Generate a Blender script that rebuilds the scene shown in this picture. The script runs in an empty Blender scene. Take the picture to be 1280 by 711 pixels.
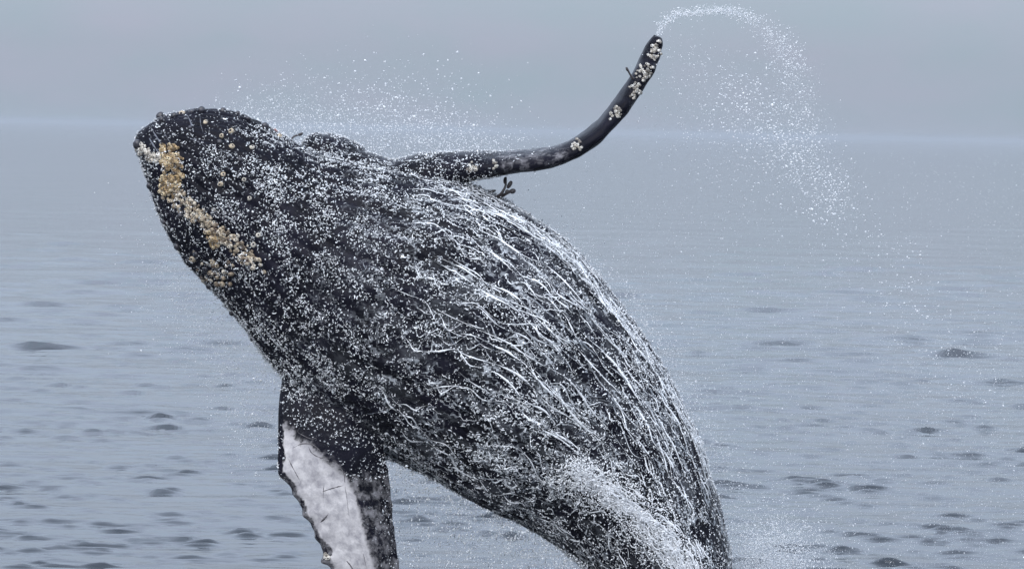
import bpy, bmesh, math, random
import numpy as np
from mathutils import Vector, Matrix
from mathutils.bvhtree import BVHTree
from mathutils.kdtree import KDTree

random.seed(7)
RNG = np.random.default_rng(7)
S = bpy.context.scene
COL = S.collection

# ------------------------------------------------------------------ camera
FPX = 4950.0            # focal length in photo pixels (1280 wide)
D = 45.0                # metres to the whale
H = 6.5                 # eye height above the sea
PITCH = (355.5 - 163.0) / FPX
ROLL = math.radians(1.16)
FW = np.array([0, math.cos(PITCH), -math.sin(PITCH)])
R0 = np.array([1.0, 0, 0]); U0 = np.array([0, math.sin(PITCH), math.cos(PITCH)])
RT = math.cos(ROLL) * R0 + math.sin(ROLL) * U0
UP = -math.sin(ROLL) * R0 + math.cos(ROLL) * U0
CP = np.array([0, 0, H])

cd = bpy.data.cameras.new('camera')
cd.sensor_width = 36.0
cd.lens = 36.0 * FPX / 1280.0
cd.clip_start = 0.5
cd.clip_end = 80000.0
cd.dof.use_dof = True
cd.dof.focus_distance = D - 0.8
cd.dof.aperture_fstop = 11.0
cam = bpy.data.objects.new('camera', cd)
COL.objects.link(cam)
cam.matrix_world = Matrix(((RT[0], UP[0], -FW[0], 0), (RT[1], UP[1], -FW[1], 0),
                           (RT[2], UP[2], -FW[2], H), (0, 0, 0, 1)))
S.camera = cam

# ------------------------------------------------------------------ light
SUN_EL, SUN_AZ = math.radians(48), math.radians(205)     # azimuth clockwise from +Y: behind the camera, to the left
w = bpy.data.worlds.new('World'); S.world = w; w.use_nodes = True
nt = w.node_tree; nt.nodes.clear()
wo = nt.nodes.new('ShaderNodeOutputWorld'); bg = nt.nodes.new('ShaderNodeBackground')
sk = nt.nodes.new('ShaderNodeTexSky'); sk.sky_type = 'NISHITA'; sk.sun_disc = False
sk.sun_elevation = SUN_EL; sk.sun_rotation = SUN_AZ
sk.air_density = 1.0; sk.dust_density = 3.0
tc = nt.nodes.new('ShaderNodeTexCoord')
nz = nt.nodes.new('ShaderNodeTexNoise'); nz.inputs['Scale'].default_value = 22.0
nz.inputs['Detail'].default_value = 5.0
mp = nt.nodes.new('ShaderNodeMapping'); mp.inputs['Scale'].default_value = (1, 1, 2.5)
nt.links.new(tc.outputs['Generated'], mp.inputs['Vector']); nt.links.new(mp.outputs[0], nz.inputs['Vector'])
rp = nt.nodes.new('ShaderNodeValToRGB')        # cloud deck: even blue grey with faint lighter and lilac patches
rp.color_ramp.elements[0].position = 0.3; rp.color_ramp.elements[0].color = (2.72, 3.36, 4.02, 1)
rp.color_ramp.elements[1].position = 0.7; rp.color_ramp.elements[1].color = (3.12, 3.36, 4.22, 1)
mx = nt.nodes.new('ShaderNodeMix'); mx.data_type = 'RGBA'; mx.inputs['Factor'].default_value = 0.88
nt.links.new(nz.outputs['Fac'], rp.inputs['Fac'])
nt.links.new(sk.outputs[0], mx.inputs['A']); nt.links.new(rp.outputs[0], mx.inputs['B'])
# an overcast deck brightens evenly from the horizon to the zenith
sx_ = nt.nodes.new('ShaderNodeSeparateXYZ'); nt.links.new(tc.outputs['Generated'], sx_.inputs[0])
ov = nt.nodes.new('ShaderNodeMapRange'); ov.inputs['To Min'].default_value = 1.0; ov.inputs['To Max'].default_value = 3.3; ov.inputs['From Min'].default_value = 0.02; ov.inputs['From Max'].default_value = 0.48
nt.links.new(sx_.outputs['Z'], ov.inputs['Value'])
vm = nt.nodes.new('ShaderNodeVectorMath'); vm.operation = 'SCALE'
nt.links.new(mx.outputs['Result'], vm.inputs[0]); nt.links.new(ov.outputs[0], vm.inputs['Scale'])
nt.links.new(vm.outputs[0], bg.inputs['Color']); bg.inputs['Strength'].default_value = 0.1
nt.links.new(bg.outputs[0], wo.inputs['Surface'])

sl = bpy.data.lights.new('sun', 'SUN'); sl.energy = 1.5; sl.angle = math.radians(70); sl.color = (1, 0.99, 0.975)
so = bpy.data.objects.new('sun', sl); COL.objects.link(so)
sdir = Vector((math.sin(SUN_AZ) * math.cos(SUN_EL), math.cos(SUN_AZ) * math.cos(SUN_EL), math.sin(SUN_EL)))
so.rotation_euler = sdir.to_track_quat('Z', 'Y').to_euler()
so.location = (0, 0, 60)

S.view_settings.view_transform = 'Standard'; S.view_settings.look = 'None'
S.view_settings.exposure = 0.5; S.view_settings.gamma = 1.0; S.view_settings.use_curve_mapping = False
S.render.engine = 'CYCLES'
S.render.resolution_x = 1024; S.render.resolution_y = 568
S.cycles.max_bounces = 8; S.cycles.volume_bounces = 1

# ------------------------------------------------------------------ helpers
def ray(px, py):
    return FW + ((px - 640.0) / FPX) * RT - ((py - 355.5) / FPX) * UP

def at(px, py, y=D):
    """point of the vertical plane y metres away that the photo shows at this pixel"""
    d = ray(px, py)
    return CP + d * (y / d[1])

def at_many(pxs, pys, ys):
    pxs = np.asarray(pxs, float)[:, None]; pys = np.asarray(pys, float)[:, None]; ys = np.asarray(ys, float)[:, None]
    d = FW[None] + (pxs - 640) / FPX * RT[None] - (pys - 355.5) / FPX * UP[None]
    return CP[None] + d * (ys / d[:, 1:2])

def to_px(P):
    q = P - CP[None]
    z = q @ FW
    return 640 + FPX * (q @ RT) / z, 355.5 - FPX * (q @ UP) / z

def crom(pts, n):
    """Catmull-Rom through the points, n samples, even in point index"""
    p = np.asarray(pts, float); m = len(p)
    t = np.linspace(0, m - 1, n); i = np.minimum(t.astype(int), m - 2); f = (t - i)[:, None]
    g = lambda k: p[np.clip(k, 0, m - 1)]
    p0, p1, p2, p3 = g(i - 1), g(i), g(i + 1), g(i + 2)
    return 0.5 * (2 * p1 + (p2 - p0) * f + (2 * p0 - 5 * p1 + 4 * p2 - p3) * f ** 2 + (3 * p1 - p0 - 3 * p2 + p3) * f ** 3)

def mesh_np(name, V, F, mat=None, smooth=True):
    """numpy vertices + one array of equal-length faces -> mesh"""
    V = np.ascontiguousarray(V, dtype=np.float32); F = np.ascontiguousarray(F, dtype=np.int32)
    me = bpy.data.meshes.new(name)
    k = F.shape[1]
    me.vertices.add(len(V)); me.vertices.foreach_set('co', V.ravel())
    me.loops.add(F.size); me.loops.foreach_set('vertex_index', F.ravel())
    me.polygons.add(len(F))
    me.polygons.foreach_set('loop_start', np.arange(0, F.size, k, dtype=np.int32))
    me.polygons.foreach_set('loop_total', np.full(len(F), k, dtype=np.int32))
    me.update(calc_edges=True); me.validate()
    if smooth: me.polygons.foreach_set('use_smooth', np.ones(len(me.polygons), dtype=bool))
    if mat: me.materials.append(mat)
    return me

def link(name, me, parent=None, label=None, cat=None, group=None, kind=None):
    o = bpy.data.objects.new(name, me); COL.objects.link(o)
    if parent: o.parent = parent; o.matrix_parent_inverse = parent.matrix_world.inverted()
    if label: o['label'] = label
    if cat: o['category'] = cat
    if group: o['group'] = group
    if kind: o['kind'] = kind
    return o

def norm(a):
    return a / np.maximum(np.linalg.norm(a, axis=-1, keepdims=True), 1e-9)

def vnoise(P, scale, seed=0):
    """cheap smooth 3-d value field from a few sines, about -1..1"""
    r = np.random.default_rng(seed); out = np.zeros(len(P)); tot = 0
    for o in range(4):
        a = 0.6 ** o; f = (1.9 ** o) / scale
        for k in range(3):
            d = norm(r.normal(size=3)); out += a * np.sin(P @ d * f * 2 * math.pi + r.uniform(0, 6.3)); tot += a
    return out / tot * 2.0

OCT_V = np.array([[1, 0, 0], [-1, 0, 0], [0, 1, 0], [0, -1, 0], [0, 0, 1], [0, 0, -1]], float)
OCT_F = np.array([[0, 2, 4], [2, 1, 4], [1, 3, 4], [3, 0, 4], [2, 0, 5], [1, 2, 5], [3, 1, 5], [0, 3, 5]])

def drops(C, r, axis=None, stretch=None):
    """droplets: lumpy stretched octahedra"""
    n = len(C); C = np.asarray(C); r = np.asarray(r)
    ax = norm(RNG.normal(size=(n, 3))) if axis is None else norm(axis)
    st = RNG.uniform(0.9, 1.7, n) if stretch is None else stretch
    t = norm(np.cross(ax, norm(RNG.normal(size=(n, 3)))))
    b = np.cross(ax, t)
    M = np.stack([t, b, ax * st[:, None]], 1)                    # n,3,3
    jit = RNG.uniform(0.75, 1.2, (n, 6, 1))
    V = np.einsum('vk,nkc->nvc', OCT_V, M) * jit * r[:, None, None] + C[:, None]
    F = (OCT_F[None] + 6 * np.arange(n)[:, None, None]).reshape(-1, 3)
    return V.reshape(-1, 3), F

def tubes(P, R, N, sides=3):
    """P n,k,3 centre lines; R n,k radii; N n,k,3 a normal; closed to points at both ends"""
    n, k, _ = P.shape
    T = np.empty_like(P); T[:, 1:-1] = P[:, 2:] - P[:, :-2]; T[:, 0] = P[:, 1] - P[:, 0]; T[:, -1] = P[:, -1] - P[:, -2]
    T = norm(T); B = norm(np.cross(T, N)); N = np.cross(B, T)
    a = np.arange(sides) / sides * 2 * math.pi + math.pi / 6
    ring = (np.cos(a)[None, None, :, None] * B[:, :, None] + np.sin(a)[None, None, :, None] * N[:, :, None]) * R[:, :, None, None] + P[:, :, None]
    V = ring.reshape(n, k * sides, 3)
    f = []
    for i in range(k - 1):
        for j in range(sides):
            j2 = (j + 1) % sides
            A, Bq, Cq, Dq = i * sides + j, i * sides + j2, (i + 1) * sides + j2, (i + 1) * sides + j
            f += [[A, Bq, Cq], [A, Cq, Dq]]
    for j in range(1, sides - 1):
        f += [[0, j + 1, j], [(k - 1) * sides, (k - 1) * sides + j, (k - 1) * sides + j + 1]]
    f = np.array(f)
    F = (f[None] + (k * sides) * np.arange(n)[:, None, None]).reshape(-1, 3)
    return V.reshape(-1, 3), F

def join(parts):
    Vs, Fs, o = [], [], 0
    for V, F in parts:
        Vs.append(V); Fs.append(F + o); o += len(V)
    return np.concatenate(Vs), np.concatenate(Fs)

# ------------------------------------------------------------------ materials
def principled(name):
    m = bpy.data.materials.new(name); m.use_nodes = True
    n = m.node_tree.nodes; b = n['Principled BSDF']
    return m, m.node_tree, b

def N(nt, typ, **kw):
    n = nt.nodes.new(typ)
    for k, v in kw.items():
        if hasattr(n, k): setattr(n, k, v)
        else: n.inputs[k].default_value = v
    return n

def math_node(nt, op, a, b=None, clamp=False):
    n = nt.nodes.new('ShaderNodeMath'); n.operation = op; n.use_clamp = clamp
    for i, v in enumerate((a, b)):
        if v is None: continue
        if isinstance(v, (int, float)): n.inputs[i].default_value = v
        else: nt.links.new(v, n.inputs[i])
    return n.outputs[0]

def mixcol(nt, f, a, b):
    n = nt.nodes.new('ShaderNodeMix'); n.data_type = 'RGBA'
    for key, v in (('Factor', f), ('A', a), ('B', b)):
        if isinstance(v, (int, float)): n.inputs[key].default_value = v
        elif isinstance(v, tuple): n.inputs[key].default_value = v
        else: nt.links.new(v, n.inputs[key])
    return n.outputs['Result']

def ramp(nt, fac, lo, hi):
    n = nt.nodes.new('ShaderNodeMapRange'); n.interpolation_type = 'SMOOTHSTEP'
    n.inputs['From Min'].default_value = lo; n.inputs['From Max'].default_value = hi
    nt.links.new(fac, n.inputs['Value'])
    return n.outputs[0]

def make_water():
    m, t, b = principled('sea_water')
    b.inputs['Base Color'].default_value = (0.016, 0.021, 0.028, 1)
    b.inputs['Roughness'].default_value = 0.07
    b.inputs['IOR'].default_value = 1.40
    g = N(t, 'ShaderNodeNewGeometry')
    n1 = N(t, 'ShaderNodeTexNoise', Scale=3.2, Detail=5.0, Roughness=0.55)
    mp_ = N(t, 'ShaderNodeMapping'); mp_.inputs['Scale'].default_value = (0.55, 1.0, 1.0)
    t.links.new(g.outputs['Position'], mp_.inputs['Vector']); t.links.new(mp_.outputs[0], n1.inputs['Vector'])
    bp = N(t, 'ShaderNodeBump', Strength=0.06, Distance=0.04)
    n2 = N(t, 'ShaderNodeTexNoise', Scale=0.55, Detail=4.0, Roughness=0.6); t.links.new(mp_.outputs[0], n2.inputs['Vector'])
    b2 = N(t, 'ShaderNodeBump', Strength=0.5, Distance=0.16)
    t.links.new(n2.outputs['Fac'], b2.inputs['Height']); t.links.new(b2.outputs[0], bp.inputs['Normal'])
    t.links.new(n1.outputs['Fac'], bp.inputs['Height']); t.links.new(bp.outputs[0], b.inputs['Normal'])
    return m

def make_skin():
    m, t, b = principled('whale_skin')
    L = t.links.new
    rest = N(t, 'ShaderNodeAttribute', attribute_name='rest')
    white = N(t, 'ShaderNodeAttribute', attribute_name='white')
    foam = N(t, 'ShaderNodeAttribute', attribute_name='foam')
    streak = N(t, 'ShaderNodeAttribute', attribute_name='streak')
    # mottled black skin
    n1 = N(t, 'ShaderNodeTexNoise', Scale=2.2, Detail=8.0, Roughness=0.65); L(rest.outputs['Vector'], n1.inputs['Vector'])
    dark = mixcol(t, ramp(t, n1.outputs['Fac'], 0.35, 0.7), (0.003, 0.003, 0.006, 1), (0.009, 0.0085, 0.016, 1))
    # pigment-free underside of the flipper with scratches
    n2 = N(t, 'ShaderNodeTexNoise', Scale=9.0, Detail=9.0, Roughness=0.7); L(rest.outputs['Vector'], n2.inputs['Vector'])
    wv = math_node(t, 'ADD', white.outputs['Fac'], math_node(t, 'MULTIPLY', math_node(t, 'MULTIPLY', math_node(t, 'SUBTRACT', n2.outputs['Fac'], 0.5), 1.3), math_node(t, 'MULTIPLY', white.outputs['Fac'], 3.0, clamp=True)))
    wm = ramp(t, wv, 0.30, 0.80)
    pale = mixcol(t, ramp(t, n2.outputs['Fac'], 0.3, 0.75), (0.60, 0.58, 0.58, 1), (0.27, 0.26, 0.28, 1))
    col = mixcol(t, wm, dark, pale)
    # white water clinging to the skin: a broken web, drawn out along the body where it runs
    mpA = N(t, 'ShaderNodeMapping'); mpA.inputs['Scale'].default_value = (0.42, 1, 1); L(rest.outputs['Vector'], mpA.inputs['Vector'])
    nw = N(t, 'ShaderNodeTexNoise', Scale=9.0, Detail=4.0); L(mpA.outputs[0], nw.inputs['Vector'])
    add = N(t, 'ShaderNodeVectorMath'); add.operation = 'MULTIPLY_ADD'
    L(nw.outputs['Color'], add.inputs[0]); add.inputs[1].default_value = (0.16, 0.16, 0.16); L(mpA.outputs[0], add.inputs[2])
    vo = N(t, 'ShaderNodeTexVoronoi', Scale=11.0, feature='DISTANCE_TO_EDGE'); L(add.outputs[0], vo.inputs['Vector'])
    web = math_node(t, 'SUBTRACT', 1.0, ramp(t, vo.outputs['Distance'], 0.0, 0.085))
    nb = N(t, 'ShaderNodeTexNoise', Scale=3.0, Detail=3.0); L(rest.outputs['Vector'], nb.inputs['Vector'])
    webm = math_node(t, 'MULTIPLY', web, math_node(t, 'MULTIPLY', ramp(t, nb.outputs['Fac'], 0.46, 0.60), math_node(t, 'MULTIPLY', streak.outputs['Fac'], 0.8)))
    # fine beads of spray on the skin
    vb = N(t, 'ShaderNodeTexVoronoi', Scale=30.0); L(rest.outputs['Vector'], vb.inputs['Vector'])
    bead = math_node(t, 'SUBTRACT', 1.0, ramp(t, vb.outputs['Distance'], 0.22, 0.36))
    nk = N(t, 'ShaderNodeTexNoise', Scale=16.0, Detail=3.0); L(rest.outputs['Vector'], nk.inputs['Vector'])
    beadm = math_node(t, 'MULTIPLY', bead, math_node(t, 'MULTIPLY', ramp(t, nk.outputs['Fac'], 0.48, 0.64), foam.outputs['Fac']))
    # thin milky film drawn out along the pleats
    mpF = N(t, 'ShaderNodeMapping'); mpF.inputs['Scale'].default_value = (0.22, 1, 1); L(rest.outputs['Vector'], mpF.inputs['Vector'])
    nf = N(t, 'ShaderNodeTexNoise', Scale=7.0, Detail=6.0, Roughness=0.62, Distortion=0.4); L(mpF.outputs[0], nf.inputs['Vector'])
    film = math_node(t, 'MULTIPLY', ramp(t, nf.outputs['Fac'], 0.46, 0.72), math_node(t, 'MULTIPLY', streak.outputs['Fac'], 0.09))
    fm = math_node(t, 'MAXIMUM', film, math_node(t, 'MULTIPLY', math_node(t, 'MAXIMUM', webm, beadm), 0.8, clamp=True))
    col = mixcol(t, fm, col, (0.72, 0.76, 0.8, 1))
    L(col, b.inputs['Base Color'])
    rr = math_node(t, 'ADD', 0.27, math_node(t, 'MULTIPLY', fm, 0.35)); L(rr, b.inputs['Roughness'])
    b.inputs['IOR'].default_value = 1.33; b.inputs['Specular IOR Level'].default_value = 0.1
    hs = math_node(t, 'ADD', math_node(t, 'MULTIPLY', fm, 0.7), math_node(t, 'MULTIPLY', nk.outputs['Fac'], 0.5))
    bp = N(t, 'ShaderNodeBump', Strength=0.55, Distance=0.02); L(hs, bp.inputs['Height']); L(bp.outputs[0], b.inputs['Normal'])
    return m

def simple(name, c1, c2, rough, scale=20.0, sss=0.0):
    m, t, b = principled(name)
    g = N(t, 'ShaderNodeNewGeometry'); n = N(t, 'ShaderNodeTexNoise', Scale=scale, Detail=4.0)
    t.links.new(g.outputs['Position'], n.inputs['Vector'])
    t.links.new(mixcol(t, ramp(t, n.outputs['Fac'], 0.3, 0.7), c1 + (1,), c2 + (1,)), b.inputs['Base Color'])
    b.inputs['Roughness'].default_value = rough
    return m

def barnacle_mat(name, c0, c1, c2):
    m, t, b = principled(name)
    g = N(t, 'ShaderNodeNewGeometry'); n = N(t, 'ShaderNodeTexNoise', Scale=45.0, Detail=3.0)
    t.links.new(g.outputs['Position'], n.inputs['Vector'])
    c = mixcol(t, ramp(t, g.outputs['Random Per Island'], 0.05, 0.45), c0 + (1,), c1 + (1,))
    c = mixcol(t, ramp(t, g.outputs['Random Per Island'], 0.55, 0.95), c, c2 + (1,))
    c = mixcol(t, ramp(t, n.outputs['Fac'], 0.5, 0.75), c, c0 + (1,))
    t.links.new(c, b.inputs['Base Color']); b.inputs['Roughness'].default_value = 0.5
    return m
M_WATER = make_water()
M_SKIN = make_skin()
def make_spray():
    m, t, b = principled('white_water')
    b.inputs['Base Color'].default_value = (0.90, 0.92, 0.94, 1); b.inputs['Roughness'].default_value = 0.3; b.inputs['IOR'].default_value = 1.33
    g = N(t, 'ShaderNodeNewGeometry')
    cc = mixcol(t, ramp(t, g.outputs['Random Per Island'], 0.0, 0.7), (0.74, 0.77, 0.80, 1), (0.95, 0.96, 0.97, 1)); t.links.new(cc, b.inputs['Base Color'])
    tr = N(t, 'ShaderNodeBsdfTranslucent'); t.links.new(cc, tr.inputs['Color']); tr.inputs['Color'].default_value = (0.92, 0.94, 0.96, 1)
    ms = N(t, 'ShaderNodeMixShader'); ms.inputs[0].default_value = 0.45
    t.links.new(b.outputs[0], ms.inputs[1]); t.links.new(tr.outputs[0], ms.inputs[2])
    t.links.new(ms.outputs[0], t.nodes['Material Output'].inputs['Surface'])
    return m
M_SPRAY = make_spray()
def make_foam():
    # clots of water of every thickness: from thin grey film to solid white
    m, t, b = principled('foam')
    g = N(t, 'ShaderNodeNewGeometry'); n = N(t, 'ShaderNodeTexNoise', Scale=3.5, Detail=4.0)
    t.links.new(g.outputs['Position'], n.inputs['Vector'])
    f = math_node(t, 'ADD', math_node(t, 'MULTIPLY', g.outputs['Random Per Island'], 0.75), math_node(t, 'MULTIPLY', math_node(t, 'SUBTRACT', n.outputs['Fac'], 0.35), 0.9))
    t.links.new(mixcol(t, ramp(t, f, 0.05, 0.62), (0.11, 0.125, 0.15, 1), (0.93, 0.95, 0.97, 1)), b.inputs['Base Color'])
    b.inputs['Roughness'].default_value = 0.25; b.inputs['IOR'].default_value = 1.33
    return m
M_FOAM = make_foam()
M_WHITE = simple('white_foam', (0.95, 0.955, 0.96), (0.80, 0.82, 0.85), 0.4, 9.0)
M_GOLD = barnacle_mat('golden_barnacle', (0.09, 0.06, 0.03), (0.38, 0.26, 0.125), (0.62, 0.51, 0.33))
M_CREAM = barnacle_mat('cream_barnacle', (0.14, 0.10, 0.07), (0.46, 0.38, 0.27), (0.68, 0.62, 0.52))
M_PALE = barnacle_mat('white_barnacle', (0.16, 0.14, 0.12), (0.52, 0.48, 0.41), (0.72, 0.70, 0.65))
M_KNOB = simple('wet_black_knob', (0.010, 0.010, 0.014), (0.035, 0.033, 0.042), 0.25, 9.0)
M_GOOSE = simple('gooseneck_flesh', (0.02, 0.018, 0.02), (0.06, 0.05, 0.05), 0.4, 40.0)
M_RUST = simple('rusty_barnacle', (0.30, 0.12, 0.09), (0.15, 0.07, 0.06), 0.5, 30.0)

# ------------------------------------------------------------------ the sea: one sheet to the horizon
def build_sea():
    near = np.concatenate([np.linspace(-300, 20, 30)[:-1], np.linspace(20, 47, 50)[:-1]])
    ang = np.linspace(math.atan2(H, 47.0), math.atan2(H, 500.0), 920)
    mid = H / np.tan(ang)
    far = np.geomspace(500, 12000, 80)[1:]
    d = np.concatenate([near, mid, far])
    cin = np.linspace(-0.26, 0.26, 500)
    cout = np.concatenate([0.26 * np.geomspace(1.05, 9, 34)])
    c = np.concatenate([-cout[::-1], cin, cout])
    wid = np.maximum(d, 45.0)
    X = c[None] * wid[:, None]; Y = np.repeat(d[:, None], len(c), 1)
    dd = np.gradient(d); dxc = np.gradient(c)
    sp = np.maximum(dd[:, None] * 1.0, (dxc[None] * wid[:, None] * 0.6))
    r = np.random.default_rng(21)
    Z = np.zeros_like(X); DX = np.zeros_like(X); DY = np.zeros_like(X)
    lam = np.concatenate([np.geomspace(0.17, 0.75, 64), np.geomspace(0.8, 2.6, 40), np.geomspace(2.8, 16, 14)])
    PXY = np.stack([X.ravel() * 0.5, Y.ravel() * 0.62, 0 * X.ravel()], -1)
    grp = np.clip(0.50 + 0.7 * vnoise(PXY, 3.0, 31).reshape(X.shape) + 1.3 * vnoise(PXY, 0.9, 32).reshape(X.shape), 0.08, 2.8)
    PX2 = PXY * np.array([[0.42, 0.5, 1]])
    grp2 = np.clip(0.62 + 0.8 * vnoise(PX2, 2.2, 41).reshape(X.shape) + 1.0 * vnoise(PX2, 0.8, 42).reshape(X.shape), 0.1, 2.4)
    for l in lam:
        th = r.normal(-1.5, 0.30 if l < 1.0 else (0.38 if l < 2.7 else 0.85))               # wind runs towards the camera
        k = 2 * math.pi / l; kx, ky = k * math.cos(th), k * math.sin(th)
        far_w = np.clip((Y - 62) / 70, 0, 1) if 0.75 < l < 2.7 else 1.0
        slope = 0.034 if 0.75 < l < 2.7 else (0.046 if l > 0.4 else 0.04) if l < 1.0 else 0.006
        a = slope / k
        fade = np.clip((l / (sp * 1.8)) - 0.6, 0, 1)
        a = a * fade * far_w * (grp if l < 0.78 else grp2 if l < 2.7 else 1.0)
        ph = kx * X + ky * Y + r.uniform(0, 6.28)
        Z += a * np.cos(ph); q = 0.65
        DX -= q * a * math.cos(th) * np.sin(ph); DY -= q * a * math.sin(th) * np.sin(ph)
    V = np.stack([X + DX, Y + DY, Z], -1).reshape(-1, 3)
    n, m = X.shape
    I = np.arange(n * m).reshape(n, m)
    F = np.stack([I[:-1, :-1], I[:-1, 1:], I[1:, 1:], I[1:, :-1]], -1).reshape(-1, 4)
    me = mesh_np('sea', V, F, M_WATER)
    return link('sea', me, kind='structure', label='grey rippled open sea reaching the misty horizon')
build_sea()

# ------------------------------------------------------------------ the whale's body
LEFT = [(168, 184), (174, 202), (188, 240), (206, 282), (236, 331), (270, 367), (310, 416), (345, 462), (402, 522), (468, 562),
        (530, 592), (600, 632), (660, 660), (718, 700), (760, 745), (792, 800), (818, 870), (838, 950), (852, 1040), (862, 1130)]
RIGHT = [(167, 180), (176, 164), (204, 146), (250, 137), (296, 141), (340, 160), (385, 186), (440, 200), (510, 212), (582, 228),
         (650, 261), (715, 309), (780, 385), (835, 468), (872, 545), (898, 625), (914, 705), (922, 790), (924, 900), (918, 1010)]
NS, NT = 420, 220
Lp, Rp = crom(LEFT, NS), crom(RIGHT, NS)
L3 = at_many(Lp[:, 0], Lp[:, 1], np.full(NS, D)); R3 = at_many(Rp[:, 0], Rp[:, 1], np.full(NS, D))
C3 = (L3 + R3) / 2; E3 = (R3 - L3); W3 = np.linalg.norm(E3, axis=1) / 2; E3 = norm(E3)
ALONG = np.concatenate([[0], np.cumsum(np.linalg.norm(np.diff(C3, axis=0), axis=1))])
sfrac = np.linspace(0, 1, NS)
DEPTH = W3 * np.interp(sfrac, [0, 0.12, 0.4, 0.6, 1], [0.80, 0.80, 0.90, 0.95, 1.0])
TH = np.arange(NT) / NT * 2 * math.pi

def body_pos(si, th):
    """si: station index as float array, th: angle (0 = upper/right edge, pi/2 = towards the camera, pi = lower/left edge)"""
    i = np.clip(si.astype(int), 0, NS - 2); f = (si - i)
    lerp = lambda A: A[i] * (1 - f)[:, None] + A[i + 1] * f[:, None]
    l1 = lambda A: A[i] * (1 - f) + A[i + 1] * f
    return lerp(C3) + norm(lerp(E3)) * (l1(W3) * np.cos(th))[:, None] - np.array([0, 1.0, 0])[None] * (l1(DEPTH) * np.sin(th))[:, None]

sg, tg = np.meshgrid(np.arange(NS), TH, indexing='ij')
BV = body_pos(sg.ravel().astype(float), tg.ravel())
BREST = np.stack([ALONG[sg.ravel()], W3[sg.ravel()] * np.cos(tg.ravel()), DEPTH[sg.ravel()] * np.sin(tg.ravel())], -1)

def grid_faces(n, m):
    I = np.arange(n * m).reshape(n, m); J = np.roll(I, -1, 1)
    return np.stack([I[:-1], I[1:], J[1:], J[:-1]], -1).reshape(-1, 4)

def capped(V, n, m):
    """closed tube from a grid of rings"""
    q = grid_faces(n, m)
    tri = np.concatenate([q[:, [0, 1, 2]], q[:, [0, 2, 3]]])
    a = V[:m].mean(0); b = V[-m:].mean(0)
    k = len(V); V = np.concatenate([V, a[None], b[None]])
    j = np.arange(m); j2 = (j + 1) % m
    c1 = np.stack([j, j2, np.full(m, k)], -1); c2 = np.stack([(n - 1) * m + j2, (n - 1) * m + j, np.full(m, k + 1)], -1)
    return V, np.concatenate([tri, c1, c2])

# flippers: aerofoil sections along a centre line
def flipper(rows, ring=72, n=150, knob=0.0, knobs=(), ridge=False):
    """rows: (px, py, y offset, half thickness m, chord m, chord angle deg): the chord turns from the picture plane (0) to straight away (90)"""
    A = crom(rows, n)
    C = at_many(A[:, 0], A[:, 1], D + A[:, 2])
    T = np.gradient(C, axis=0); T = norm(T)
    yy = np.array([0, 1.0, 0])[None]
    side = norm(np.cross(T, yy))                           # in the picture plane, across the flipper
    away = np.cross(side, T); away *= np.sign(away[:, 1:2])
    ca, sa = np.cos(np.radians(A[:, 5]))[:, None], np.sin(np.radians(A[:, 5]))[:, None]
    ch = side * ca + away * sa                             # leading -> trailing edge
    nn = -side * sa + away * ca
    ph = np.arange(ring) / ring * 2 * math.pi
    xc = (1 - np.cos(ph)) / 2                              # 0 leading .. 1 trailing
    prof = np.sign(np.sin(ph)) * 2.6 * (0.2969 * np.sqrt(xc) - 0.126 * xc - 0.3516 * xc ** 2 + 0.2843 * xc ** 3 - 0.1015 * xc ** 4) / 0.2 * 0.77
    if ridge:
        pk = np.where(xc < 0.66, (xc / 0.66) ** 0.55, ((1 - xc) / 0.34) ** 0.75)
        prof = np.where(np.sin(ph) < 0, -pk * 1.25, prof)
    t = np.linspace(0, 1, n)
    lump = np.zeros(n)
    for kt, kw, kh in knobs: lump += kh * np.exp(-((t - kt) / kw) ** 2)
    V = np.empty((n, ring, 3))
    for i in range(n):
        lead = np.clip(1 - xc / 0.22, 0, 1)
        off = (xc - 0.3) * A[i, 4] - lead * lump[i]
        th = prof * A[i, 3] * (1 + lead * lump[i] * 2.0)
        V[i] = C[i] + off[:, None] * ch[i] + th[:, None] * nn[i]
    rest = np.empty((n, ring, 3))
    ar = np.concatenate([[0], np.cumsum(np.linalg.norm(np.diff(C, axis=0), axis=1))])
    rest[..., 0] = ar[:, None] + 30; rest[..., 1] = xc[None] * A[:, 4:5]; rest[..., 2] = prof[None] * A[:, 3:4] + 3
    return V.reshape(-1, 3), rest.reshape(-1, 3), n, ring, t, xc, ph

UPF = flipper([(455, 222, 0.05, 0.10, 1.05, 82), (520, 216, -0.05, 0.19, 1.05, 80), (580, 209, -0.12, 0.155, 1.00, 80), (640, 204, -0.15, 0.115, 0.95, 80),
               (700, 194, -0.10, 0.098, 0.86, 80), (745, 168, 0.0, 0.095, 0.74, 80), (776, 134, 0.10, 0.094, 0.64, 80),
               (800, 98, 0.2, 0.10, 0.52, 78), (813, 72, 0.28, 0.105, 0.42, 76), (820, 54, 0.3, 0.085, 0.30, 76), (823, 46, 0.3, 0.055, 0.14, 76)],
              knobs=[(0.26, .02, .05), (0.36, .02, .03), (0.5, .02, .03), (0.6, .022, .05), (0.74, .022, .06), (0.82, .02, .05), (0.9, .02, .05), (.95, .015, .03)])
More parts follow.
